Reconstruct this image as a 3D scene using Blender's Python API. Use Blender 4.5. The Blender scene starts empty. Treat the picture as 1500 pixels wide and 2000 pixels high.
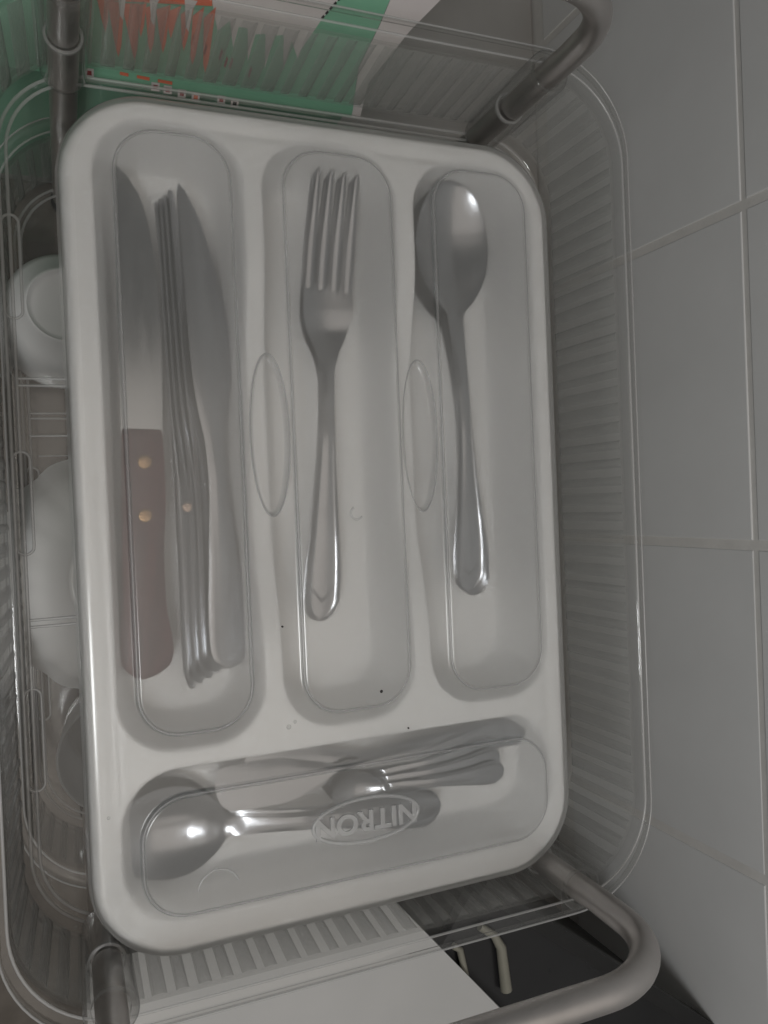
import bpy, bmesh, math, random
import numpy as np
from mathutils import Vector, Matrix, geometry
random.seed(4)
R = math.radians
SC = bpy.context.scene
COL = SC.collection
S = 0.001                                   # everything below is written in millimetres

# ------------------------------------------------------------------ camera
cam_d = bpy.data.cameras.new('camera')
cam = bpy.data.objects.new('camera', cam_d)
COL.objects.link(cam)
cam_d.sensor_fit = 'VERTICAL'
cam_d.sensor_height = 36.0
cam_d.lens = 36.0 * 1560.0 / 2000.0
cam_d.clip_start = 0.005
cam_d.clip_end = 50
rot = Matrix(((0.92767, 0.0442, -0.37078), (-0.04188, 0.99902, 0.0143), (0.37105, 0.00226, 0.92861)))
cam.matrix_world = Matrix.Translation(Vector((-122.4, 8.27, 356.53)) * S) @ rot.to_4x4()
SC.camera = cam

# ------------------------------------------------------------------ light
w = bpy.data.worlds.new('World'); SC.world = w
w.use_nodes = True
w.node_tree.nodes['Background'].inputs['Color'].default_value = (0.88, 0.95, 1.0, 1)
w.node_tree.nodes['Background'].inputs['Strength'].default_value = 0.048

def area(name, loc, target, size, power, color, size_y=None):
    d = bpy.data.lights.new(name, 'AREA')
    d.energy = power; d.color = color
    d.shape = 'RECTANGLE' if size_y else 'DISK'
    d.size = size
    if size_y: d.size_y = size_y
    o = bpy.data.objects.new(name, d); COL.objects.link(o)
    o.location = loc
    o.rotation_euler = (Vector(target) - Vector(loc)).to_track_quat('-Z', 'Y').to_euler()
    return o
area('ceiling_lamp', (-0.29, -0.20, 0.64), (0, -0.05, 0), 0.17, 1.5, (0.97, 0.995, 1.0))
area('ceiling_bounce', (-0.15, -0.42, 1.35), (-0.15, -0.4199, 0), 1.7, 7.0, (1.0, 0.90, 0.80), 1.44)

SC.view_settings.view_transform = 'Standard'
SC.view_settings.look = 'None'
SC.view_settings.exposure = -0.09
SC.cycles.max_bounces = 14
SC.cycles.transparent_max_bounces = 40
SC.cycles.caustics_reflective = True
SC.cycles.use_denoising = True

# ------------------------------------------------------------------ materials
def mat(name):
    m = bpy.data.materials.new(name); m.use_nodes = True
    nt = m.node_tree
    return m, nt, nt.nodes['Principled BSDF']

def noise(nt, scale, detail=4, rough=0.55, coord='Object', stretch=None):
    tc = nt.nodes.new('ShaderNodeTexCoord')
    n = nt.nodes.new('ShaderNodeTexNoise')
    n.inputs['Scale'].default_value = scale
    n.inputs['Detail'].default_value = detail
    n.inputs['Roughness'].default_value = rough
    if stretch:
        mp = nt.nodes.new('ShaderNodeMapping'); mp.inputs['Scale'].default_value = stretch
        nt.links.new(tc.outputs[coord], mp.inputs[0]); nt.links.new(mp.outputs[0], n.inputs['Vector'])
    else:
        nt.links.new(tc.outputs[coord], n.inputs['Vector'])
    return n

def ramp(nt, src, stops):
    r = nt.nodes.new('ShaderNodeValToRGB')
    e = r.color_ramp.elements
    e[0].position, e[0].color = stops[0][0], (*stops[0][1], 1)
    e[1].position, e[1].color = stops[1][0], (*stops[1][1], 1)
    for p, c in stops[2:]:
        k = e.new(p); k.color = (*c, 1)
    nt.links.new(src, r.inputs[0])
    return r

def solid(name, c0, c1, rough=0.4, scale=60, metallic=0, bump=0.0, bscale=None, stretch=None, rough2=None, spec=None, detail=4):
    m, nt, b = mat(name)
    n = noise(nt, scale, stretch=stretch, detail=detail)
    r = ramp(nt, n.outputs[0], [(0.3, c0), (0.7, c1)])
    nt.links.new(r.outputs[0], b.inputs['Base Color'])
    b.inputs['Roughness'].default_value = rough
    b.inputs['Metallic'].default_value = metallic
    if spec is not None: b.inputs['Specular IOR Level'].default_value = spec
    if rough2 is not None:
        mr = nt.nodes.new('ShaderNodeMapRange')
        mr.inputs['From Min'].default_value = 0.3; mr.inputs['From Max'].default_value = 0.7
        mr.inputs['To Min'].default_value = rough; mr.inputs['To Max'].default_value = rough2
        nt.links.new(n.outputs[0], mr.inputs[0]); nt.links.new(mr.outputs[0], b.inputs['Roughness'])
    if bump:
        n2 = noise(nt, bscale or scale * 3, stretch=stretch, detail=3)
        bp = nt.nodes.new('ShaderNodeBump'); bp.inputs['Strength'].default_value = bump
        bp.inputs['Distance'].default_value = 0.0006
        nt.links.new(n2.outputs[0], bp.inputs['Height']); nt.links.new(bp.outputs[0], b.inputs['Normal'])
    return m

def clear(name, tint, edge_tint, haze, haze_edge, gloss_rough=0.06, haze_col=(0.8, 0.8, 0.78), power=2.0, scratch=0.0, ior=1.5, refract=0.0, rior=1.4, rrough=0.04):
    """clear or milky moulded plastic: lets light straight through, absorbs and scatters more where looked at edge-on"""
    m = bpy.data.materials.new(name); m.use_nodes = True
    nt = m.node_tree; nt.nodes.clear()
    out = nt.nodes.new('ShaderNodeOutputMaterial')
    lw = nt.nodes.new('ShaderNodeLayerWeight'); lw.inputs['Blend'].default_value = 0.5
    pw = nt.nodes.new('ShaderNodeMath'); pw.operation = 'POWER'; pw.inputs[1].default_value = power
    nt.links.new(lw.outputs['Facing'], pw.inputs[0])
    mc = nt.nodes.new('ShaderNodeMix'); mc.data_type = 'RGBA'
    mc.inputs['A'].default_value = (*tint, 1); mc.inputs['B'].default_value = (*edge_tint, 1)
    nt.links.new(pw.outputs[0], mc.inputs['Factor'])
    tr = nt.nodes.new('ShaderNodeBsdfTransparent'); nt.links.new(mc.outputs['Result'], tr.inputs[0])
    df = nt.nodes.new('ShaderNodeBsdfDiffuse'); df.inputs[0].default_value = (*haze_col, 1)
    tl = nt.nodes.new('ShaderNodeBsdfTranslucent'); tl.inputs[0].default_value = (*haze_col, 1)
    dm = nt.nodes.new('ShaderNodeMixShader'); dm.inputs[0].default_value = 0.4
    nt.links.new(df.outputs[0], dm.inputs[1]); nt.links.new(tl.outputs[0], dm.inputs[2])
    hz = nt.nodes.new('ShaderNodeMapRange')
    hz.inputs['To Min'].default_value = haze; hz.inputs['To Max'].default_value = haze_edge
    nt.links.new(pw.outputs[0], hz.inputs[0])
    src = hz.outputs[0]
    if scratch:
        n = noise(nt, 35, detail=6, rough=0.7)
        mr = nt.nodes.new('ShaderNodeMapRange')
        mr.inputs['From Min'].default_value = 0.5; mr.inputs['From Max'].default_value = 0.8
        mr.inputs['To Min'].default_value = 0.0; mr.inputs['To Max'].default_value = scratch
        nt.links.new(n.outputs[0], mr.inputs[0])
        ad = nt.nodes.new('ShaderNodeMath'); ad.operation = 'ADD'
        nt.links.new(hz.outputs[0], ad.inputs[0]); nt.links.new(mr.outputs[0], ad.inputs[1])
        src = ad.outputs[0]
    if refract:
        rf = nt.nodes.new('ShaderNodeBsdfRefraction'); rf.inputs['IOR'].default_value = rior; rf.inputs['Roughness'].default_value = rrough
        nt.links.new(mc.outputs['Result'], rf.inputs[0])
        mx = nt.nodes.new('ShaderNodeMixShader'); mx.inputs[0].default_value = refract
        nt.links.new(tr.outputs[0], mx.inputs[1]); nt.links.new(rf.outputs[0], mx.inputs[2]); tr = mx
    m1 = nt.nodes.new('ShaderNodeMixShader')
    nt.links.new(src, m1.inputs[0]); nt.links.new(tr.outputs[0], m1.inputs[1]); nt.links.new(dm.outputs[0], m1.inputs[2])
    gl = nt.nodes.new('ShaderNodeBsdfGlossy'); gl.inputs['Roughness'].default_value = gloss_rough
    f0 = ((ior - 1) / (ior + 1)) ** 2 * 1.8                     # two faces of a thin sheet
    p5 = nt.nodes.new('ShaderNodeMath'); p5.operation = 'POWER'; p5.inputs[1].default_value = 4.5
    nt.links.new(lw.outputs['Facing'], p5.inputs[0])
    fr = nt.nodes.new('ShaderNodeMapRange'); fr.inputs['To Min'].default_value = f0; fr.inputs['To Max'].default_value = 0.9
    nt.links.new(p5.outputs[0], fr.inputs[0])
    m2 = nt.nodes.new('ShaderNodeMixShader')
    nt.links.new(fr.outputs[0], m2.inputs[0]); nt.links.new(m1.outputs[0], m2.inputs[1]); nt.links.new(gl.outputs[0], m2.inputs[2])
    nt.links.new(m2.outputs[0], out.inputs[0])
    return m

M = {}
M['white_plastic'] = solid('white_plastic', (0.86, 0.86, 0.855), (0.89, 0.89, 0.885), 0.32, 14, bump=0.03, bscale=25)
M['lid'] = clear('lid_plastic', (0.95, 0.95, 0.95), (0.50, 0.51, 0.53), 0.20, 0.55, 0.2, power=2.0, scratch=0.07, refract=0.5, rior=1.05, rrough=0.5)
M['rack'] = clear('rack_plastic', (0.965, 0.965, 0.96), (0.70, 0.70, 0.70), 0.03, 0.20, 0.05, power=2.2, scratch=0.03, ior=1.42)
M['ribs'] = clear('rib_plastic', (0.985, 0.985, 0.98), (0.92, 0.92, 0.915), 0.12, 0.30, 0.12, power=1.6, scratch=0.04, ior=1.3)
M['bead'] = clear('bead_plastic', (0.93, 0.93, 0.93), (0.35, 0.35, 0.36), 0.45, 0.65, 0.25, power=1.3, haze_col=(0.9,0.9,0.9))
M['welt'] = clear('rib_welt_plastic', (0.97, 0.97, 0.97), (0.60, 0.60, 0.60), 0.08, 0.50, 0.16, power=1.5)
M['edge'] = clear('lid_edge_plastic', (0.9, 0.9, 0.9), (0.25, 0.26, 0.27), 0.22, 0.5, 0.42, power=1.2, haze_col=(0.9, 0.9, 0.9))
M['steel'] = solid('polished_steel', (0.32, 0.328, 0.345), (0.40, 0.408, 0.425), 0.17, 30, 1, bump=0.02, bscale=40, rough2=0.26)
M['blade'] = solid('blade_steel', (0.34, 0.35, 0.36), (0.40, 0.41, 0.42), 0.15, 40, 1, bump=0.03, bscale=50, stretch=(4, 0.6, 1), rough2=0.24)
M['tube'] = solid('tube_steel', (0.50, 0.475, 0.46), (0.60, 0.57, 0.555), 0.36, 45, 1, bump=0.06, bscale=90, rough2=0.48)
M['wood'] = solid('brown_wood', (0.034, 0.006, 0.008), (0.100, 0.020, 0.022), 0.42, 90, stretch=(6, 0.35, 3), bump=0.15)
M['brass'] = solid('brass', (0.34, 0.21, 0.11), (0.44, 0.28, 0.15), 0.45, 90, 1)
M['tile'] = solid('tile_glaze', (0.82, 0.82, 0.815), (0.87, 0.87, 0.865), 0.48, 14, bump=0.10, bscale=45, rough2=0.52)
M['grout'] = solid('grout', (0.76, 0.74, 0.71), (0.84, 0.82, 0.79), 0.9, 50, bump=0.3, bscale=400)
M['ledge'] = solid('pale_stone', (0.38, 0.37, 0.355), (0.46, 0.45, 0.435), 0.4, 8)
M['counter'] = solid('dark_stone', (0.06, 0.052, 0.045), (0.20, 0.175, 0.15), 0.25, 22, bump=0.05, detail=8)
M['ceramic'] = solid('white_ceramic', (0.84, 0.845, 0.84), (0.88, 0.88, 0.875), 0.18, 20, bump=0.02)
M['board'] = solid('white_board', (0.48, 0.48, 0.475), (0.53, 0.525, 0.52), 0.4, 12, bump=0.05, bscale=120)
M['black_glass'] = solid('black_glass', (0.014, 0.014, 0.015), (0.02, 0.02, 0.021), 0.22, 20)
M['black_paint'] = solid('black_enamel', (0.010, 0.010, 0.010), (0.016, 0.016, 0.016), 0.35, 30)
M['pale_reflection'] = solid('reflection_cream', (0.20, 0.195, 0.16), (0.25, 0.24, 0.20), 0.4, 40)  # pale tone of the reflection in the cooktop glass, given as a colour
M['green'] = solid('green_print', (0.20, 0.46, 0.31), (0.23, 0.50, 0.34), 0.35, 30)
M['white_print'] = solid('white_print', (0.66, 0.61, 0.61), (0.70, 0.66, 0.65), 0.35, 30)
M['orange'] = solid('orange_print', (0.72, 0.16, 0.08), (0.80, 0.20, 0.11), 0.35, 60)
M['red'] = solid('red_print', (0.28, 0.03, 0.04), (0.35, 0.05, 0.05), 0.4, 60)
M['black_print'] = solid('black_print', (0.02, 0.02, 0.02), (0.03, 0.03, 0.03), 0.4, 60)
M['crumb'] = solid('crumb', (0.50, 0.32, 0.22), (0.75, 0.6, 0.5), 0.8, 600)
M['speck'] = solid('speck', (0.02, 0.02, 0.02), (0.04, 0.03, 0.03), 0.8, 600)
M['water'] = clear('water', (0.97, 0.97, 0.97), (0.6, 0.6, 0.6), 0.12, 0.5, 0.02)

# ------------------------------------------------------------------ helpers
def link(name, verts, faces, m, parent=None, smooth=True, angle=40, scale=S):
    me = bpy.data.meshes.new(name)
    v = np.asarray(verts, float) * scale
    me.from_pydata([tuple(a) for a in v], [], [tuple(f) for f in faces])
    me.validate(); me.update()
    me.materials.append(M[m])
    if smooth:
        me.polygons.foreach_set('use_smooth', [True] * len(me.polygons))
        me.set_sharp_from_angle(angle=R(angle))
    o = bpy.data.objects.new(name, me); COL.objects.link(o)
    if parent: o.parent = parent
    return o

def tag(o, label=None, cat=None, group=None, kind=None):
    if label: o['label'] = label
    if cat: o['category'] = cat
    if group: o['group'] = group
    if kind: o['kind'] = kind
    return o

def empty(name, loc=(0, 0, 0), rot=(0, 0, 0)):
    o = bpy.data.objects.new(name, None); COL.objects.link(o)
    o.empty_display_size = 0.01
    o.location = Vector(loc) * S; o.rotation_euler = rot
    return o

def copy_tree(o, parent=None):
    c = o.copy(); COL.objects.link(c); c.parent = parent
    for ch in list(o.children): copy_tree(ch, c)
    return c

def rrect(x0, x1, y0, y1, r, off=0.0, n=12, step=None):
    """rounded rectangle, counter-clockwise; off > 0 grows it"""
    x0 -= off; x1 += off; y0 -= off; y1 += off; r = max(r + off, 0.05)
    pts = []
    for cx, cy, a0 in ((x1 - r, y1 - r, 0), (x0 + r, y1 - r, 90), (x0 + r, y0 + r, 180), (x1 - r, y0 + r, 270)):
        for i in range(n + 1):
            a = R(a0 + 90 * i / n)
            pts.append((cx + r * math.cos(a), cy + r * math.sin(a)))
    if step:
        out = []
        for i, p in enumerate(pts):
            q = pts[(i + 1) % len(pts)]
            d = math.dist(p, q); k = max(1, round(d / step))
            for j in range(k): out.append((p[0] + (q[0] - p[0]) * j / k, p[1] + (q[1] - p[1]) * j / k))
        pts = out
    return pts

def ellipse(cx, cy, a, b, off=0.0, n=56):
    return [(cx + (a + off) * math.cos(2 * math.pi * i / n), cy + (b + off) * math.sin(2 * math.pi * i / n)) for i in range(n)]

def loft(rings, close=True):
    """rings: lists of (x,y,z) with the same length"""
    n = len(rings[0]); v = [p for r in rings for p in r]; f = []
    for k in range(len(rings) - 1):
        for i in range(n if close else n - 1):
            j = (i + 1) % n
            f.append((k * n + i, k * n + j, (k + 1) * n + j, (k + 1) * n + i))
    return v, f

def merge(*parts):
    V, F = [], []
    for v, f in parts:
        o = len(V); V += list(v); F += [tuple(i + o for i in q) for q in f]
    return V, F

def sheet(outer, holes, z):
    polys = [[Vector((x, y, 0)) for x, y in outer]] + [[Vector((x, y, 0)) for x, y in h] for h in holes]
    tri = geometry.tessellate_polygon(polys)
    v = [(p.x, p.y, z) for poly in polys for p in poly]
    f = []
    for t in tri:
        a, b, c = (v[i] for i in t)
        cr = (b[0] - a[0]) * (c[1] - a[1]) - (b[1] - a[1]) * (c[0] - a[0])
        f.append(t if cr > 0 else t[::-1])
    return v, f

def bead(path, r, z, sides=8, closed=True, flat=1.0):
    """half-round welt along a path of (x, y) at height z"""
    n = len(path); rings = []
    for i, p in enumerate(path):
        a = path[i - 1] if (closed or i) else p
        b = path[(i + 1) % n] if (closed or i < n - 1) else p
        t = Vector((b[0] - a[0], b[1] - a[1])).normalized(); nx, ny = -t.y, t.x
        rings.append([(p[0] + nx * r * math.cos(math.pi * k / (sides - 1)), p[1] + ny * r * math.cos(math.pi * k / (sides - 1)),
                       z + flat * r * math.sin(math.pi * k / (sides - 1))) for k in range(sides)])
    if closed: rings.append(rings[0])
    return loft(rings, close=False)

def tube(path, r, sides=20, cap=True):
    P = [Vector(p) for p in path]; rings = []
    up = Vector((0, 1, 0))
    t0 = (P[1] - P[0]).normalized()
    if abs(t0.dot(up)) > 0.9: up = Vector((1, 0, 0))
    nrm = (up - t0 * up.dot(t0)).normalized()
    for i, p in enumerate(P):
        t = (P[min(i + 1, len(P) - 1)] - P[max(i - 1, 0)]).normalized()
        nrm = (nrm - t * nrm.dot(t)).normalized(); bn = t.cross(nrm)
        rr = r[i] if isinstance(r, (list, tuple)) else r
        rings.append([tuple(p + (nrm * math.cos(2 * math.pi * k / sides) + bn * math.sin(2 * math.pi * k / sides)) * rr) for k in range(sides)])
    v, f = loft(rings)
    if cap:
        f.append(tuple(range(sides))[::-1]); n = (len(P) - 1) * sides; f.append(tuple(n + k for k in range(sides)))
    return v, f

def lathe(profile, cx=0, cy=0, n=64, scallop=0, amp=0.0, amp_at=None):
    rings = []
    for k, (r, z) in enumerate(profile):
        am = amp * (amp_at[k] if amp_at else 0)
        rings.append([(cx + (r + am * abs(math.sin(scallop * math.pi * i / n))) * math.cos(2 * math.pi * i / n),
                       cy + (r + am * abs(math.sin(scallop * math.pi * i / n))) * math.sin(2 * math.pi * i / n), z) for i in range(n)])
    return loft(rings)

def box(x0, x1, y0, y1, z0, z1, bev=0.0):
    rings = []
    if bev:
        for z, o in ((z0, -bev), (z0 + bev, 0), (z1 - bev, 0), (z1 - bev * .3, -bev * .3), (z1, -bev)):
            rings.append([(x0 - o, y0 - o, z), (x1 + o, y0 - o, z), (x1 + o, y1 + o, z), (x0 - o, y1 + o, z)])
    else:
        rings = [[(x0, y0, z), (x1, y0, z), (x1, y1, z), (x0, y1, z)] for z in (z0, z1)]
    v, f = loft(rings)
    f.append((3, 2, 1, 0)); n = len(v); f.append((n - 4, n - 3, n - 2, n - 1))
    return v, f

def prism(poly, z0, z1):
    n = len(poly)
    v, f = loft([[(x, y, z0) for x, y in poly], [(x, y, z1) for x, y in poly]])
    f.append(tuple(range(n))[::-1]); f.append(tuple(range(n, 2 * n)))
    return v, f

def hermite(xs, ys, x):
    xs = np.array(xs, float); ys = np.array(ys, float)
    h = np.diff(xs); d = np.diff(ys) / h; m = np.zeros(len(xs))
    m[0], m[-1] = d[0], d[-1]
    for i in range(1, len(xs) - 1):
        m[i] = 0 if d[i - 1] * d[i] <= 0 else 2 * d[i - 1] * d[i] / (d[i - 1] + d[i])
    k = np.clip(np.searchsorted(xs, x) - 1, 0, len(h) - 1); t = (x - xs[k]) / h[k]
    return ((2*t**3-3*t**2+1)*ys[k] + (t**3-2*t**2+t)*h[k]*m[k] + (-2*t**3+3*t**2)*ys[k+1] + (t**3-t**2)*h[k]*m[k+1])

def flatware(st, L, thick=1.6, tip_r=0, end_r=0, nu=17, ns=90, saw=0, saw_to=0, columns=None, s0=0.0):
    """st rows: s, left, right, z, crown, ridge; runs along local -Y from the tip at y=0"""
    st = np.array(st, float)
    q = np.linspace(0, 1, ns); s = s0 + (L - s0) * (0.5 - 0.5 * np.cos(np.pi * q)) * 0.5 + (L - s0) * q * 0.5
    if saw: s = np.linspace(s0, L, int((L - s0) / (saw / 3)) + 1)
    l, r, z, cr, rd = (hermite(st[:, 0], st[:, k], s) for k in range(1, 6))
    mid, hw = (l + r) / 2, (r - l) / 2
    if tip_r: hw = hw * np.where(s - s0 < tip_r, np.sqrt(np.clip(1 - ((tip_r - (s - s0)) / tip_r) ** 2, 0.0004, 1)), 1)
    if end_r: hw = hw * np.where(s > L - end_r, np.sqrt(np.clip(1 - ((s - (L - end_r)) / end_r) ** 2, 0.0004, 1)), 1)
    U = columns if columns is not None else np.sin(np.linspace(-math.pi / 2, math.pi / 2, nu))
    U = np.array(U)
    top, bot = [], []
    for i in range(len(s)):
        u = U
        x = mid[i] + hw[i] * u
        if saw and s[i] < saw_to: x = np.where(u > 0.999, x + (0.45 if i % 3 == 0 else -0.35), x)
        zz = z[i] + cr[i] * (1 - u * u) + rd[i] * np.exp(-((np.abs(u) - 0.82) / 0.09) ** 2)
        tk = thick if not callable(thick) else thick(s[i])
        e = tk * (0.5 + 0.5 * np.sqrt(np.clip(1 - u ** 4, 0, 1)))
        top.append([(x[j], -s[i], zz[j]) for j in range(len(u))])
        bot.append([(x[j], -s[i], zz[j] - e[j]) for j in range(len(u))])
    rings = [t + b[::-1] for t, b in zip(top, bot)]
    v, f = loft(rings)
    n = len(rings[0]); f.append(tuple(range(n))); m_ = (len(rings) - 1) * n; f.append(tuple(m_ + k for k in range(n))[::-1])
    return v, f

# ------------------------------------------------------------------ setting
def build_setting():
    ct = link('countertop', *box(-900, 254, -900, 900, -240, -214, 2), 'counter', smooth=False)
    tag(ct, kind='structure')
    lg = link('ledge', *box(-900, 250.4, 226, 890, -213.8, -204, 2), 'ledge', smooth=False); tag(lg, kind='structure')
    wall = link('wall', *box(251.3, 300, -900, 900, -214, 700), 'grout', smooth=False)
    tag(wall, kind='structure')
    tv, tf = box(-96, 96, -96, 96, 0, 5, .7)
    me = None
    ys = [171 + 198 * k for k in range(-4, 4)]; zs = [4 - 196, 4, 200, 396]
    for yg in ys:
        for zg in zs:
            if me is None:
                o = link('tile', tv, tf, 'tile', wall, smooth=False); me = o.data
            else:
                o = bpy.data.objects.new('tile', me); COL.objects.link(o); o.parent = wall
            # local z of the tile points away from the wall, towards -X
            o.rotation_euler = (R(random.uniform(-.05, .05)), R(-90 + random.uniform(-.05, .05)), 0)
            o.location = Vector((255.7 + random.uniform(-.3, .3), yg - 99, zg + 98)) * S
build_setting()

# ------------------------------------------------------------------ cutlery tray (one moulded piece) -----------------------
TX, TY, TR_ = 117.5, 185.0, 36.0
COMP = [(-105, -42, -96, 176, 24), (-32, 32.5, -95, 176, 24), (43, 108, -94, 175, 24), (-106, 108, -172, -105, 25)]
def sdf(x, y, x0, x1, y0, y1, r):
    qx = np.abs(x - (x0 + x1) / 2) - ((x1 - x0) / 2 - r); qy = np.abs(y - (y0 + y1) / 2) - ((y1 - y0) / 2 - r)
    return np.hypot(np.maximum(qx, 0), np.maximum(qy, 0)) + np.minimum(np.maximum(qx, qy), 0) - r
def sst(a, b, x):
    t = np.clip((x - a) / (b - a), 0, 1); return t * t * (3 - 2 * t)

def tray_height(x, y):
    do = sdf(x, y, -TX, TX, -TY, TY, TR_)
    z = 0.0 - 3.0 * np.clip(1 + do / 3.0, 0, 1) ** 2                       # rolled outer edge
    z = z - 1.3 * np.exp(-((do + 9.5) / 2.2) ** 2)                         # shallow groove that the lid clips into
    dip = sst(-62, 5, y) * (1 - sst(62, 130, y))
    for xc in (-37, 37.7):
        z = z - 13 * dip * np.exp(-((x - xc) / 12.0) ** 4)
    d = np.min([sdf(x, y, *c) for c in COMP], axis=0)
    t = np.clip((-d + 1.0) / (9.5 + 12 * (1 - sst(-172, -140, y))), 0, 1)
    p = (t * t * (3 - 2 * t)) ** 0.75
    zf = np.where(y < -100.5, -24.0, -41.0)
    return z + (zf - z) * p

def build_tray():
    root = empty('cutlery_tray', (0, 0, -46))
    tag(root, 'white plastic cutlery tray with four compartments, standing in the clear dish rack', 'cutlery tray')
    off = Vector((0, 0, 46))
    st = 1.15
    nx, ny = int(2 * TX / st) + 1, int(2 * TY / st) + 1
    xs = np.linspace(-TX, TX, nx); ys = np.linspace(-TY, TY, ny)
    X, Y = np.meshgrid(xs, ys)
    D = sdf(X, Y, -TX, TX, -TY, TY, TR_)
    e = 0.01
    gx = (sdf(X + e, Y, -TX, TX, -TY, TY, TR_) - D) / e; gy = (sdf(X, Y + e, -TX, TX, -TY, TY, TR_) - D) / e
    out = D > 0
    X2 = np.where(out, X - gx * D, X); Y2 = np.where(out, Y - gy * D, Y)
    Z = tray_height(X2, Y2)
    idx = -np.ones(X.shape, int); faces = []; verts = []
    keep = ~(out[:-1, :-1] & out[:-1, 1:] & out[1:, :-1] & out[1:, 1:])
    used = np.zeros(X.shape, bool)
    used[:-1, :-1] |= keep; used[:-1, 1:] |= keep; used[1:, :-1] |= keep; used[1:, 1:] |= keep
    k = np.argwhere(used); idx[used] = np.arange(len(k))
    verts = np.stack([X2[used], Y2[used], Z[used] + 46], 1)
    for j, i in np.argwhere(keep):
        faces.append((idx[j, i], idx[j, i + 1], idx[j + 1, i + 1], idx[j + 1, i]))
    link('compartment_shell', verts, faces, 'white_plastic', root, angle=180)
    rings = []
    for o_, z in ((0, -3), (0.6, -4.5), (0.2, -7.5), (-3, -8.5), (-5, -14), (-9, -44), (-11, -45.8)):
        rings.append([(x, y, z + 46) for x, y in rrect(-TX, TX, -TY, TY, TR_, o_, 14)])
    v, f = loft(rings)
    f = [q[::-1] for q in f]
    link('outer_skirt', v, f, 'white_plastic', root, angle=50)
build_tray()

# ------------------------------------------------------------------ lid ----------------------------------------------------
PAN = [(-98, -47, -90, 171, 19), (-25, 29.5, -90, 171, 19), (50, 103.5, -89, 171, 19), (-99, 103.5, -168.5, -114.5, 20)]
ELL = [(-34.7, 40, 9.4, 37), (39.8, 39, 9.4, 37)]
def build_lid():
    root = empty('tray_lid', (0, 0, 0))
    tag(root, 'milky clear lid with raised panels and oval brand mark, closed over the cutlery tray', 'lid')
    zb = 2.2
    holes = [rrect(*p, .5, 10) for p in PAN] + [ellipse(*e) for e in ELL]
    outer = rrect(-TX, TX, -TY, TY, TR_, -4.5, 16)
    base = sheet(outer, holes, zb)
    rim = loft([[(x, y, z) for x, y in rrect(-TX, TX, -TY, TY, TR_, o_, 16)] for o_, z in
                ((-4.5, zb), (-3, zb + .1), (-1, zb - .4), (0.6, zb - 1.6), (1.4, zb - 3.2), (1.5, zb - 7), (2.6, zb - 7.6))])
    link('lid_sheet', *merge(base, (rim[0], [q[::-1] for q in rim[1]])), 'lid', root, angle=30)
    for p in PAN:
        prof = [(.5, 0), (0, .12), (-.4, .4), (-.75, .9), (-1.05, 1.5), (-1.4, 2.0), (-1.8, 2.25), (-2.3, 2.35)]
        rings = [[(x, y, zb + z) for x, y in rrect(*p, o_, 10)] for o_, z in prof]
        v, f = loft(rings)
        top = sheet(rrect(*p, -2.3, 10), [], zb + 2.35)
        q = link('raised_panel', *merge((v, f), top), 'lid', root, angle=42)
        link('panel_edge', *bead(rrect(*p, -1.1, 10), 0.75, zb + 1.4, 8), 'edge', q, angle=80)
    for e in ELL:
        prof = [(0, 0), (-.3, -.2), (-.6, -.8), (-1.0, -2.2), (-1.6, -3.0), (-2.4, -3.3)]
        rings = [[(x, y, zb + z) for x, y in ellipse(*e, o_)] for o_, z in prof]
        v, f = loft(rings)
        top = sheet(ellipse(*e, -2.4), [], zb - 3.3)
        q = link('finger_grip', *merge((v, f), top), 'lid', root, angle=42)
        link('grip_edge', *bead(ellipse(*e, -0.2), 0.5, zb - 0.2, 6), 'edge', q, angle=80)
    zt = zb + 2.35
    ring = link('brand_oval', *bead(ellipse(3, -141, 26.3, 10.2, 0, 80), 1.0, zt + 0.02, 8), 'bead', root, angle=80)
    cu = bpy.data.curves.new('brand_text', 'FONT')
    cu.body = 'NITRON'; cu.size = 13.0 * S; cu.extrude = 0.35 * S; cu.bevel_depth = 0.22 * S; cu.bevel_resolution = 1
    cu.offset = 0.3 * S
    cu.align_x = 'CENTER'; cu.align_y = 'CENTER'; cu.space_character = 1.04
    t = bpy.data.objects.new('tmp', cu); COL.objects.link(t)
    dg = bpy.context.evaluated_depsgraph_get()
    me = bpy.data.meshes.new_from_object(t.evaluated_get(dg))
    bpy.data.objects.remove(t)
    me.materials.clear(); me.materials.append(M['bead'])
    o = bpy.data.objects.new('brand_lettering', me); COL.objects.link(o); o.parent = root
    o.location = Vector((3, -141.2, zt + 0.3)) * S; o.rotation_euler = (0, 0, math.pi)
    # small round moulding mark near the corner of the lower panel, and one between the two right compartments
    link('moulding_mark', *bead(ellipse(-67, -159, 9, 9, 0, 40)[2:20], 0.6, zt, 6, closed=False), 'bead', root, angle=80)
    link('moulding_mark', *bead([(a, b) for a, b in ellipse(4.5, 3, 3, 3, 0, 30)][10:28], 0.6, zt, 6, closed=False), 'bead', root, angle=80)
build_lid()

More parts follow.
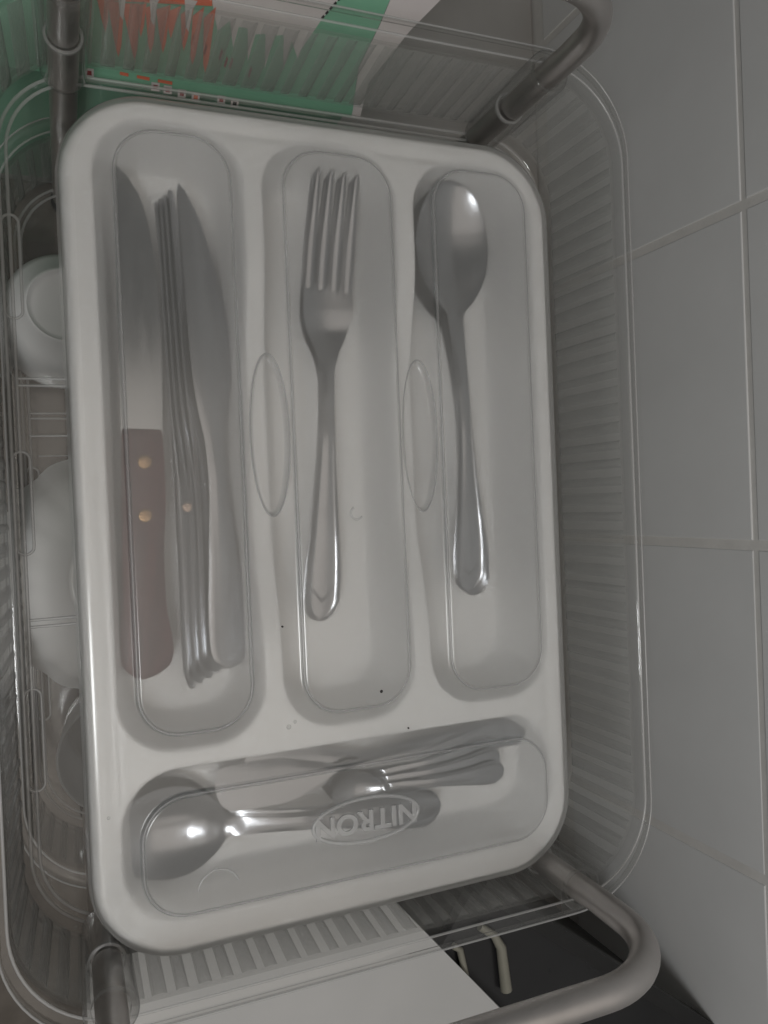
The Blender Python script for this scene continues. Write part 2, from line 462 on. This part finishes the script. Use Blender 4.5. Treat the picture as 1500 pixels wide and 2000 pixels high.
# ------------------------------------------------------------------ dish rack ----------------------------------------------
FX = (-147, 149, -192, 218, 42)
SLOT_Y = [123, 14, -96]
def basket(root, z0):
    """one clear tier: floor with drain slots, ribbed wall, rolled rim; z0 = floor height"""
    zr = z0 + 68
    def stadium(cx, cy, off=0): return rrect(cx - 3.4, cx + 3.4, cy - 23.5, cy + 23.5, 3.3, off, 6)
    slots = [(x, y) for x in (-140, -93, -46, 1, 48, 95, 142) for y in SLOT_Y]
    slots = [(x, y) for x, y in slots if x < 142]
    fl = sheet(rrect(*FX, -5, 14), [stadium(x, y) for x, y in slots], z0)
    cove = loft([[(x, y, z0 + z) for x, y in rrect(*FX, o_, 14)] for o_, z in ((-5, 0), (-3, .5), (-1.2, 2), (0, 5))])
    f = link('rack_floor', *merge(fl, cove), 'rack', root, angle=35)
    bl = [bead(stadium(x, y, 0.3), 0.7, z0, 6) for x, y in slots]
    bl.append(bead(rrect(*FX, -3.2, 14), 0.8, z0 + 0.4, 7)); bl.append(bead(rrect(*FX, -6.8, 14), 0.8, z0, 7))
    for yy in (70, -42):
        bl.append(bead([(-140, yy + 1.6), (142, yy + 1.6)], 0.7, z0, 6, closed=False)); bl.append(bead([(-140, yy - 1.6), (142, yy - 1.6)], 0.7, z0, 6, closed=False))
    bl.append(bead([(-136, 45), (142, 45)], 0.5, z0, 6, closed=False))
    link('floor_welts', *merge(*bl), 'bead', f, angle=80)
    # ribbed wall
    out = rrect(*FX, 0, 16, step=0.95)
    n = len(out); per = [0.0]
    for i in range(n): per.append(per[-1] + math.dist(out[i], out[(i + 1) % n]))
    nr = round(per[-1] / 9.6)
    nrm = []
    for i in range(n):
        a, b = out[i - 1], out[(i + 1) % n]
        t = Vector((b[0] - a[0], b[1] - a[1])).normalized(); nrm.append((t.y, -t.x))
    rings = []
    for zz, amp, off in ((5, 0, 0), (7, .35, 0), (9, 1.0, 0), (20, 1.0, .5), (35, 1.0, 1.0), (50, 1.0, 1.6), (56, 1.0, 1.9), (58.5, .35, 2), (60, 0, 2)):
        ring = []
        for i, (x, y) in enumerate(out):
            ph = per[i] / per[-1] * nr
            a = abs(math.sin(math.pi * ph)); rib = min(1.0, a * 1.7) * 0.5 * amp
            o_ = off - rib
            ring.append((x + nrm[i][0] * o_, y + nrm[i][1] * o_, z0 + zz))
        rings.append(ring)
    v, f = loft(rings)
    rl = []
    for k in range(nr):
        i = min(range(n), key=lambda q: abs(per[q] - per[-1] * k / nr))
        (x, y), (a, b) = out[i], nrm[i]
        seg = []; hw = random.uniform(2.2, 3.6); hh = random.uniform(.8, 1.35)
        for zz, h, off in ((7.2, .08, 0), (9.5, .9, 0), (20, 1, .5), (40, 1, 1.2), (56, .9, 1.9), (59.6, .5, 2)):
            h *= hh
            seg.append([(x + a * (off - h * math.sin(math.pi * q / 7) ** 1.7) - b * hw * math.cos(math.pi * q / 7),
                         y + b * (off - h * math.sin(math.pi * q / 7) ** 1.7) + a * hw * math.cos(math.pi * q / 7), z0 + zz) for q in range(8)])
        rl.append(loft(seg, close=False))
    link('wall_ribs', *merge(*rl), 'welt', root, angle=80)
    link('ribbed_wall', v, [q[::-1] for q in f], 'ribs', root, angle=70)
    ring2 = [[(x, y, z0 + z) for x, y in rrect(FX[0], FX[1], FX[2] - (o_ - 2) * .75, FX[3] + (o_ - 2) * .75, FX[4], o_, 16)] for o_, z in
             ((2, 60), (2, 66), (2.4, 67.6), (3.4, 68.3), (6.0, 68.2), (7.2, 67.4), (7.4, 64.5), (6.6, 64.3), (6.2, 66.2))]
    rm = link('rim', *loft(ring2), 'rack', root, angle=35)
    link('rim_edge', *merge(bead(rrect(*FX, 3.0, 16), .6, z0 + 68, 7), bead(rrect(FX[0], FX[1], FX[2] - 3.8, FX[3] + 3.8, FX[4], 7.0, 16), .5, z0 + 67.4, 7)), 'bead', rm, angle=80)
    ring3 = [[(x, y, z0 + z) for x, y in rrect(*FX, o_, 16)] for o_, z in ((2.1, 5), (3.8, 60))]
    link('outer_wall', *loft(ring3), 'ribs', root, angle=60)

def u_handle(y, zt=100, zb=-10, xl=-114, xr=105.5, r=42):
    p = [(xr, y, zb), (xr, y, zb + 20), (xr, y, 20), (xr + .6, y, 40)]
    for i in range(1, 17):
        a = R(90 * i / 16); p.append((xr - r + r * math.cos(a), y, zt - r + r * math.sin(a)))
    for i in range(1, 10): p.append((xr - r + (xl + r - xr + r) * i / 10, y, zt))
    for i in range(0, 17):
        a = R(90 + 90 * i / 16); p.append((xl + r + r * math.cos(a), y, zt - r + r * math.sin(a)))
    p += [(xl, y, 40), (xl, y, 20), (xl, y, zb + 20), (xl, y, zb)]
    return p

def build_rack():
    root = empty('dish_rack', (0, 13, -212))
    tag(root, 'two tier clear plastic dish rack with ribbed walls and bent steel tubes', 'dish rack')
    inv = Matrix.Translation(Vector((0, -13, 212)) * S)
    tmp = empty('tmp_rack')
    basket(tmp, -48)
    basket(tmp, -186)
    link('steel_tube', *tube(u_handle(213, zt=87, r=36, xr=106.5), 6.3, 24), 'tube', tmp, angle=60)
    link('steel_tube', *tube(u_handle(-187), 6.3, 24), 'tube', tmp, angle=60)
    for x in (-114, 105.5):
        for y in (213, -187):
            link('steel_leg', *tube([(x, y, -13), (x, y, -60), (x, y, -120), (x, y, -206)], 6.6, 20), 'tube', tmp, angle=60)
            link('foot', *tube([(x, y, -213.5), (x, y, -211), (x, y, -203), (x, y, -201)], [7, 8, 8, 6.5], 20), 'black_paint', tmp, angle=60)
            prof = [(8.6, 26), (9.8, 27.2), (10.7, 26.4), (10.8, 24), (10.4, -40), (9, -45), (5, -47.2), (0.1, -47.6)]
            v, f = lathe([(7.6, 22), (7.7, 25.5)] + prof, x, y, 28)
            link('socket', v, [q[::-1] for q in f], 'rack', tmp, angle=50)
            link('socket_ring', *lathe([(7.1, -12.4), (8.2, -12.2), (8.2, -10.8), (7.1, -10.6)], x, y, 28), 'bead', tmp, angle=50)
    for ch in list(tmp.children):
        ch.parent = root; ch.location = Vector((0, -13, 212)) * S
    bpy.data.objects.remove(tmp)
build_rack()

# ------------------------------------------------------------------ cutlery ------------------------------------------------
def place(o, x, y, z, rz=0, rx=0, ry=0):
    o.location = Vector((x, y, z)) * S
    o.rotation_euler = (R(rx), R(ry), R(rz))
    return o

HANDLE = [(0.00, 3.4, 0.6, 0.0), (0.12, 3.5, 0.7, 0.2), (0.3, 4.3, 0.9, 0.7), (0.62, 7.2, 0.8, 1.0), (0.85, 9.4, 0.5, 1.0), (1.0, 9.0, 0.3, 0.6)]
def handle_rows(s0, s1, z0, zmid, z1, k=1.0):
    rows = []
    for t, hw, cr, rd in HANDLE:
        z = z0 * (1 - t) ** 2 + 2 * zmid * t * (1 - t) + z1 * t * t
        rows.append((s0 + (s1 - s0) * t, -hw * k, hw * k, z, cr * k, rd * k))
    return rows

def chevron(s1, z, k=1.0):
    """the raised V that closes the handle's border near its end"""
    pts = [(-7.4 * k, -(s1 - 22 * k)), (-4.6 * k, -(s1 - 14 * k)), (0, -(s1 - 9 * k)), (4.6 * k, -(s1 - 14 * k)), (7.4 * k, -(s1 - 22 * k))]
    return bead(pts, 0.85 * k, z - .2, 6, closed=False)

def spoon_mesh(L=214, bl=80, bw=20.8, depth=7.5, k=1.0, nk=3.4):
    b = []
    for t in (0, .015, .04, .08, .14, .22, .32, .43, .55, .67, .78, .86):
        e = math.sqrt(max(0, 1 - ((t - .43) / .43) ** 2)) if t < .43 else 1 - .78 * ((t - .43) / .43) ** 2.2
        hw = max(.6, bw * e)
        b.append((bl * t, -hw, hw, 1.0 * (1 - t) ** 4, -depth * (hw / bw) ** 1.6, 0))
    b.append((bl * 1.0, -bw * .19, bw * .19, 2.0, 0.2, 0))
    h = handle_rows(bl * 1.25, L, 4.5 * k, 10 * k, 3.0 * k, k)
    return merge(flatware(b + h, L, 1.5 * k, end_r=11 * k, ns=170, nu=21), chevron(L, 4.5 * k, k))

def fork_meshes():
    L = 219; nb = 56
    z = lambda s: 9.0 * max(0, 1 - s / 60) ** 1.1 - 1.2 * math.sin(math.pi * min(s, 78) / 78)
    body = [(nb - 3, -12.6, 12.6, z(nb), -.9, 0), (nb + 8, -12.8, 12.8, z(nb + 8), -1.2, 0), (nb + 20, -10.5, 10.5, -1.6, -1.0, 0), (nb + 32, -5.6, 5.6, 0.6, -.2, 0)]
    v = [flatware(body + handle_rows(nb + 44, L, 2.6, 9.5, 2.6), L, 1.8, end_r=11, s0=nb - 3, ns=110, nu=21), chevron(L, 4.1)]
    for k in range(4):
        xc = -10.1 + 6.73 * k; xt = xc * 0.97
        hw0, hw1 = 2.3, 1.15
        st = []
        for t in np.linspace(0, 1, 8):
            s = t * nb; x = xt + (xc - xt) * t; hw = hw1 + (hw0 - hw1) * min(1, t * 1.6) ** .8
            st.append((s, x - hw, x + hw, z(s) + (-.9 * (1 - (xc / 12.6) ** 2)) * t, 0.7, 0))
        v.append(flatware(st, nb, 1.3, tip_r=2.2, ns=26, nu=9))
    return merge(*v)

def knife_mesh(L=226, bl=112, k=1.0, saw=True):
    st = [(0, -9.6, -8.2, 0, 0, 0), (6, -9.8, -4.5, 0, .1, 0), (20, -9.9, 1.6, 0, .3, 0), (45, -9.8, 7.0, 0, .5, 0), (72, -9.4, 10.0, 0, .6, 0), (88, -8.8, 10.2, 0, .6, 0),
          (104, -7.2, 6.8, 0, .7, 0), (120, -5.0, 4.9, .3, .9, 0), (135, -4.6, 4.6, .6, 1.2, .1), (170, -7.0, 7.0, .8, 1.3, .3), (208, -9.6, 9.6, .6, 1.2, .3), (226, -9.4, 9.4, .3, .8, .2)]
    return flatware(st, L, lambda q: (1.9 + 2.0 * min(1, max(0, (q - 105) / 40))) * min(1, .35 + (226 - q) / 14), tip_r=3, end_r=12, nu=15, saw=2.6 if saw else 0, saw_to=76)

def build_cutlery():
    # ---- left compartment: knives
    sk = empty('steak_knife')
    tag(sk, 'steak knife with brown wooden handle and two brass rivets, leftmost in the tray', 'knife')
    st = [(0, -10.5, -9.6, 0, 0, 0), (5, -10.4, -4.5, 0, .1, 0), (16, -10.3, 1.6, 0, .3, 0), (40, -10.0, 6.6, 0, .4, 0), (80, -9.6, 9.4, 0, .5, 0), (121, -9.2, 9.2, 0, .5, 0)]
    link('blade', *flatware(st, 121, 1.6, tip_r=2, nu=13, saw=2.4, saw_to=104), 'blade', sk, angle=50)
    hs = [(119, -8.6, 8.0, 3.2, 1.6, 0), (121, -9, 8.4, 4.0, 2.2, 0), (150, -9.4, 9.6, 4.2, 2.4, 0), (176, -9.6, 8.6, 4.2, 2.6, 0), (200, -10.2, 9.4, 4.2, 2.6, 0), (217, -11.2, 12.2, 4.0, 2.4, 0), (226, -11.4, 12.4, 3.6, 2.0, 0), (232, -10.5, 9, 3.4, 1.6, 0)]
    link('wooden_handle', *flatware(hs, 232, 9.5, end_r=12, s0=119, ns=60, nu=15), 'wood', sk, angle=50)
    for s in (134, 158):
        link('rivet', *lathe([(0.05, 7.15), (2.4, 7.1), (3.2, 6.9), (3.4, 6.4), (3.4, 4)], 0.2, -s, 20), 'brass', sk, angle=60)
    place(sk, -84.4, 164, -23, rz=-1.8, ry=2)
    # upright stack of table knives
    kv = knife_mesh(); proto = None
    for i, (x, y, z, rz, ry) in enumerate([(-65.4, 155.5, -29.0, 1.9, 56), (-68.2, 153, -29.2, 1.6, 61), (-71.0, 151, -29.5, 1.3, 66), (-73.6, 149, -29.8, 1.0, 71)]):
        lab = ['table knife standing on its edge, nearest the knife that lies flat', 'table knife on its edge, second from the flat knife in the upright stack',
               'table knife on its edge, third from the flat knife in the upright stack', 'table knife on its edge, nearest the brown wooden handle'][i]
        if proto is None: o = proto = link('table_knife', *kv, 'steel', angle=50)
        else: o = proto.copy(); COL.objects.link(o)
        tag(o, lab, 'knife', 'steel table knives in the left compartment')
        place(o, x, y, z, rz, 0, ry)
    o = proto.copy(); COL.objects.link(o)
    tag(o, 'serrated steel table knife lying almost flat at the right of the knife compartment', 'knife', 'steel table knives in the left compartment')
    place(o, -58.5, 158, -21.5, 1.4, 0, 14)
    c = link('crumb', *lathe([(0.05, 1.5), (1.6, 1.2), (2.3, 0), (1.7, -1.1), (.05, -1.4)], 0, 0, 9), 'crumb', angle=20)
    tag(c, 'tiny brown crumb stuck on the handles of the upright knives', 'crumb'); place(c, -70, 9, -19, 20)
    # ---- middle: forks
    fm = fork_meshes(); proto = None
    for x, y, z, rz, rx, lab in [(8.0, 169.5, -21, -3.9, 1.5, 'steel table fork on top, its whole face showing in the middle compartment'),
                             (7.4, 168.6, -22.7, -3.7, 1.5, 'steel table fork directly beneath the top fork, only its left rim showing'),
                             (6.6, 167.8, -24.6, -3.4, 1.5, 'steel table fork at the bottom of the fork pile')]:
        if proto is None: o = proto = link('fork', *fm, 'steel', angle=50)
        else: o = proto.copy(); COL.objects.link(o)
        tag(o, lab, 'fork', 'steel table forks in the middle compartment'); place(o, x, y, z, rz, rx)
    # ---- right: table spoons
    sm = spoon_mesh(); proto = None
    for x, y, z, rz, rx, lab in [(71.0, 172.6, -16.5, 0.6, 1.2, 'steel table spoon on top, bowl up in the right compartment'),
                             (68.0, 170.5, -19.5, 2.6, 1.6, 'steel table spoon nested directly under the top spoon, rim showing at left'),
                             (65.6, 168.5, -22.5, 4.2, 2, 'steel table spoon at the bottom of the spoon pile')]:
        if proto is None: o = proto = link('table_spoon', *sm, 'steel', angle=50)
        else: o = proto.copy(); COL.objects.link(o)
        tag(o, lab, 'spoon', 'steel table spoons in the right compartment'); place(o, x, y, z, rz, rx)
    # ---- lower compartment
    sm = spoon_mesh(158, 60, 20.5, 7.5, 1.0); proto = None
    for x, y, z, rz, rx, lab in [(-110, -134.5, -12.0, 85.5, 1.5, 'large round steel spoon on top of its pile in the lower compartment'),
                             (-111.5, -133, -13.6, 85, 1.5, 'large round steel spoon in the middle of its pile, edge showing behind the top one'),
                             (-112.5, -130, -15.2, 84.2, 1.5, 'large round steel spoon at the bottom of its pile in the lower compartment')]:
        if proto is None: o = proto = link('serving_spoon', *sm, 'steel', angle=50)
        else: o = proto.copy(); COL.objects.link(o)
        tag(o, lab, 'spoon', 'large round spoons in the lower compartment'); place(o, x, y, z, rz, 0, rx)
    cs = [(0, -6, 8, 0, 0, 0), (8, -11, 9.5, 0, .4, 0), (30, -12, 8.5, 0, .8, 0), (48, -9, 4, .6, .8, 0), (62, -5, 0.5, 1.2, .9, 0), (80, -5.5, 2.5, 2.4, 1.2, .2), (120, -8, 5, 3.2, 1.4, .4), (152, -9, 6.5, 2, 1.2, .3)]
    o = link('cake_server', *flatware(cs, 152, 1.8, tip_r=3, end_r=9, nu=15, ns=80), 'steel', angle=50)
    tag(o, 'broad steel serving blade lying along the top wall of the lower compartment', 'cake server'); place(o, -64, -121.5, -13.5, 92.2, 0, 12)
    o = o.copy(); COL.objects.link(o)
    tag(o, 'second steel serving blade, half hidden under the broad serving blade', 'cake server'); place(o, -50, -117.5, -16.5, 90.5, 0, 12)
    sm = spoon_mesh(94, 31, 9.0, 3.6, 0.62); proto = None
    labs = ['small teaspoon on top of the fanned pile, nearest the oval brand mark', 'small teaspoon second from the top of the fanned pile',
            'small teaspoon third from the top of the fanned pile', 'small teaspoon at the back of the fanned pile, nearest the serving blade']
    for i in range(4):
        if proto is None: o = proto = link('teaspoon', *sm, 'steel', angle=50)
        else: o = proto.copy(); COL.objects.link(o)
        tag(o, labs[i], 'teaspoon', 'small teaspoons in the lower compartment')
        place(o, -10.5 - 1.0 * i, -131 + 1.2 * i, -8.5 - 1.7 * i, 88.0 + 3.4 * i, 0, 0)
build_cutlery()

# ------------------------------------------------------------------ crockery on the lower tier -----------------------------
def build_crockery():
    cup = empty('cup', (-117, 126, -185))
    tag(cup, 'small white cup upside down on the lower tier, beyond the bowl', 'cup')
    link('cup_body', *lathe([(0.05, 54), (17, 54), (18.6, 55), (20, 57), (21.2, 56.5), (22, 54), (29, 48), (34, 38), (37, 22), (39, 4), (39.4, 1.2), (38.4, .6), (37.8, 3), (35, 24), (31, 40), (20, 50), (.05, 51)]), 'ceramic', cup, angle=70)
    b = empty('bowl', (-86, -30, -185))
    tag(b, 'white scalloped bowl upside down on the lower tier, largest piece of crockery', 'bowl')
    prof = [(0.05, 57), (27, 57), (29, 59.5), (31, 60), (32.6, 58.5), (33.5, 55), (44, 50), (55, 38), (62, 22), (68, 7), (71, 1), (70, 0.4), (66, 6), (60, 21), (52, 36), (42, 47), (30, 53), (.05, 54)]
    am = [0, 0, 0, 0, 0, .1, .5, .9, 1, 1, 1, 1, 1, .8, .6, .3, 0, 0]
    prof = [(a * 1.12, c * 1.08) for a, c in prof]
    link('bowl_body', *lathe(prof, 0, 0, 144, 22, 1.8, am), 'ceramic', b, angle=70)
    g = empty('tumbler', (-100, -128, -185))
    tag(g, 'clear tumbler on the lower tier below the corner of the tray', 'tumbler')
    link('tumbler_body', *lathe([(0.05, 2), (24, 2), (27, 5), (31, 70), (32, 71), (33, 70), (29, 3), (27, 0), (.05, 0)]), 'bead', g, angle=60)
build_crockery()

# ------------------------------------------------------------------ things beyond the two ends -----------------------------
def build_bottom_end():
    st = empty('cooktop', (110, -330, -214))
    tag(st, 'black glass cooktop with a raised black edge bar, beside the rack near the tiled wall', 'cooktop')
    # direction of the far edge
    u = Vector((0.781, -0.624)); nrm = Vector((-0.624, -0.781))
    A = Vector((121, -234)) ; L = 166
    def P(a, b): q = A + u * a + nrm * b - Vector((110, -330)); return (q.x, q.y)
    link('glass_top', *prism([P(-40, 9), P(L, 9), P(L, 330), P(-40, 330)][::-1], 158, 166), 'black_glass', st, angle=30)
    link('edge_bar', *prism([P(-40, 0), P(L, 0), P(L, 8.7), P(-40, 8.7)][::-1], 155, 173), 'black_paint', st, angle=30)
    link('cooktop_body', *prism([P(-36, 4), P(L - 4, 4), P(L - 4, 326), P(-36, 326)][::-1], 0, 154.5), 'black_paint', st, angle=30)
    b = link('cutting_board', *prism([(-123, -201), (28, -201), (112, -304), (180, -387), (180, -520), (-123, -520)][::-1], -4, 4), 'board', angle=30)
    b.location = Vector((0, 0, -43.5)) * S
    tag(b, 'flat white board lying on the black cooktop in front of the rack', 'board')
    p = link('glass_reflection', *tube([(69, -243, -46), (73, -246, -45.5), (76, -262, -45.5)], 2.0, 10), 'pale_reflection', angle=60)  # bent rods shaped and coloured as a pale reflection in the black glass
    q = link('reflection_bend', *tube([(86, -236, -45.5), (95, -243, -45.5), (99, -251, -45), (101, -276, -44.5)], [2.2, 2.4, 3.0, 3.4], 10), 'pale_reflection', p, angle=60)
    tag(p, 'pale reflection in the black cooktop, modelled as bent rods beside the white board', 'reflection')
build_bottom_end()

def build_package():
    k = empty('food_package', (-60, 262, -204))
    tag(k, 'green and white printed package with orange artwork, leaning behind the end wall of the rack', 'package')
    # printed face: leans back from the rack wall; u runs along X, v up the slope
    P0 = Vector((0, 225.0, -50.0)); U = Vector((0, .64, .768)); N = Vector((0, -.768, .64)); base = Vector((-60, 262, -204))
    def pt(u, v, h): return tuple(P0 + Vector((u, 0, 0)) + U * v + N * h - base)
    def plate(name, pts, m, h0, h1):
        if sum(pts[i - 1][0] * pts[i][1] - pts[i][0] * pts[i - 1][1] for i in range(len(pts))) < 0: pts = pts[::-1]
        n = len(pts); v = [pt(a, b, h0) for a, b in pts] + [pt(a, b, h1) for a, b in pts]
        f = [tuple(range(n))[::-1], tuple(range(n, 2 * n))] + [(i, (i + 1) % n, n + (i + 1) % n, n + i) for i in range(n)]
        link(name, v, f, m, k, smooth=False)
    v, f = prism([(-250 + 60, 226 - 262), (33 + 60, 226 - 262), (33 + 60, 262 - 262), (-250 + 60, 262 - 262)], 0.5, 145)
    link('carton_base', v, f, 'green', k, smooth=False)
    plate('carton', [(-250, -9), (33, -9), (33, -5), (30.7, 17), (36.6, 38), (44, 75), (50, 130), (-250, 130)], 'green', -28, 0)
    plate('white_flap', [(33, -5), (33, -9), (38, -9), (38, 10), (53.5, 38.6), (66, 56), (92, 120), (50, 130), (44, 75), (36.8, 38), (31, 17)], 'white_print', -27, 0.3)
    plate('white_panel', [(-52, 90), (-47, 34), (-43.3, 22.5), (-38, 28), (-35, 16), (-33.5, 26), (-29, 26), (-27, 11), (-25, 24), (-20, 25), (-18, 9), (-15.5, 25), (-11, 26), (-8.5, 10), (-6.5, 24), (-2, 16), (-1.0, 21), (6.9, 36.7), (13, 46), (38, 90)], 'white_print', .05, .35)
    x = -98.5
    while x < -47:
        w_ = random.uniform(4.6, 8.2); d_ = 24 - 0.1 * (x + 98) - random.uniform(2, 20); tip = x + w_ * random.uniform(.3, .8)
        plate('orange_stroke', [(x, 27), (tip - 1.3, d_ + 3), (tip, d_ - 1), (tip + 1.2, d_ + 4), (x + w_, 27 + (x + 98) * .12)], 'orange', .4, .7)
        x += w_ * random.uniform(.8, 1.05)
    plate('orange_flower', [(-99, 26.5), (-47, 33), (-50, 50), (-60, 70), (-90, 72), (-101, 50)], 'orange', .4, .8)
    for u in (-90, -76, -60):
        plate('white_stroke', [(u, 34), (u + 1.5, 22), (u + 3, 20), (u + 4, 30), (u + 6, 34)], 'white_print', .9, 1.1)
    for u, v in ((-55, 17), (-48.6, 13.4), (-40.9, 12.2), (-38, 9), (-35.4, 9), (-25.5, 6.1)):
        plate('red_mark', [(u - .7, v - 2), (u + .2, v - 2.8), (u + 1.1, v + 1.5), (u + .4, v + 3)], 'red', .4, .7)
    for u, v, w_ in ((-88, -4, 4), (-80, -4.4, 6), (-70, -4.8, 7)):
        plate('orange_mark', [(u, v - .7), (u + w_, v - 1.0), (u + w_, v + .5), (u, v + .7)], 'orange', .4, .7)
    for u, v, m in ((-102, -6, 'red'), (-71, -8, 'red'), (-65, -8.6, 'red'), (-58, -9.4, 'red'), (-51, -10, 'orange'), (-38, -9.5, 'red'), (-31, -10.5, 'black_print')):
        plate('printed_square', [(u - 2, v - 2), (u + 2, v - 2), (u + 2, v + 2), (u - 2, v + 2)], 'white_print', .3, .5)
        plate('printed_dot', [(u - 1, v - 1), (u + 1, v - 1), (u + 1, v + 1), (u - 1, v + 1)], m, .55, .8)
    a, b = Vector((6.4, 36.6)), Vector((24, 62))
    n = 11; d = (b - a) / n; pr = Vector((-d.y, d.x)).normalized() * .5
    for i in range(n):
        p, q = a + d * i, a + d * (i + .6)
        plate('dash', [tuple(p - pr), tuple(q - pr), tuple(q + pr), tuple(p + pr)], 'black_print', .4, .8)
build_package()

# ------------------------------------------------------------------ drops and specks ---------------------------------------
for i, (x, y, r, lab) in enumerate([(-139, -187.5 + 6, 2.0, 'water drop on the rack floor at its lower left corner, largest'),
                               (-126, -186, 1.2, 'small water drop beside the left steel leg of the rack'),
                               (-131, -185.5, 1.0, 'tiny water drop between the two others at the rack corner')]):
    o = link('water_drop', *lathe([(0.05, r * .7), (r * .5, r * .6), (r * .9, r * .3), (r, 0)], 0, 0, 14), 'water', angle=80)
    tag(o, lab, 'water drop', 'water drops on the rack floor'); place(o, x, y, -47.6 + .6)
o = link('speck', *lathe([(0.05, .5), (.6, .4), (.8, 0)], 0, 0, 8), 'speck', angle=80)
tag(o, 'black speck on the lid over the foot of the fork compartment', 'speck'); place(o, 13, -82, 4.6)

for x, y, lab in ((27, -102, 'tiny dark speck on the lid, on the divider above the small teaspoons'), (-33, -47, 'tiny dark speck on the lid, on the divider left of the fork handles')):
    c = o.copy(); COL.objects.link(c)
    tag(c, lab, 'speck', 'specks of dirt on the lid'); place(c, x, y, 2.4 if y > -150 else 4.6, random.uniform(0, 180)); c.scale = (.6, .8, .6)
w0 = None
for x, y, z, lab in ((-32, -93, 2.2, 'tiny water drop on the lid, in the pair between knife and fork compartments, outer one'), (-29, -91, 2.2, 'tiny water drop on the lid, in the pair between knife and fork compartments, inner one'),
                     (-111, -120, 2.0, 'tiny water drop on the left rim of the lid beside the large round spoons')):
    if w0 is None: w0 = q = link('lid_drop', *lathe([(0.05, .75), (.6, .6), (1.0, .3), (1.15, 0)], 0, 0, 14), 'water', angle=80)
    else: q = w0.copy(); COL.objects.link(q); q.scale = (.7, .8, .8)
    tag(q, lab, 'water drop', 'water drops on the lid'); place(q, x, y, z)
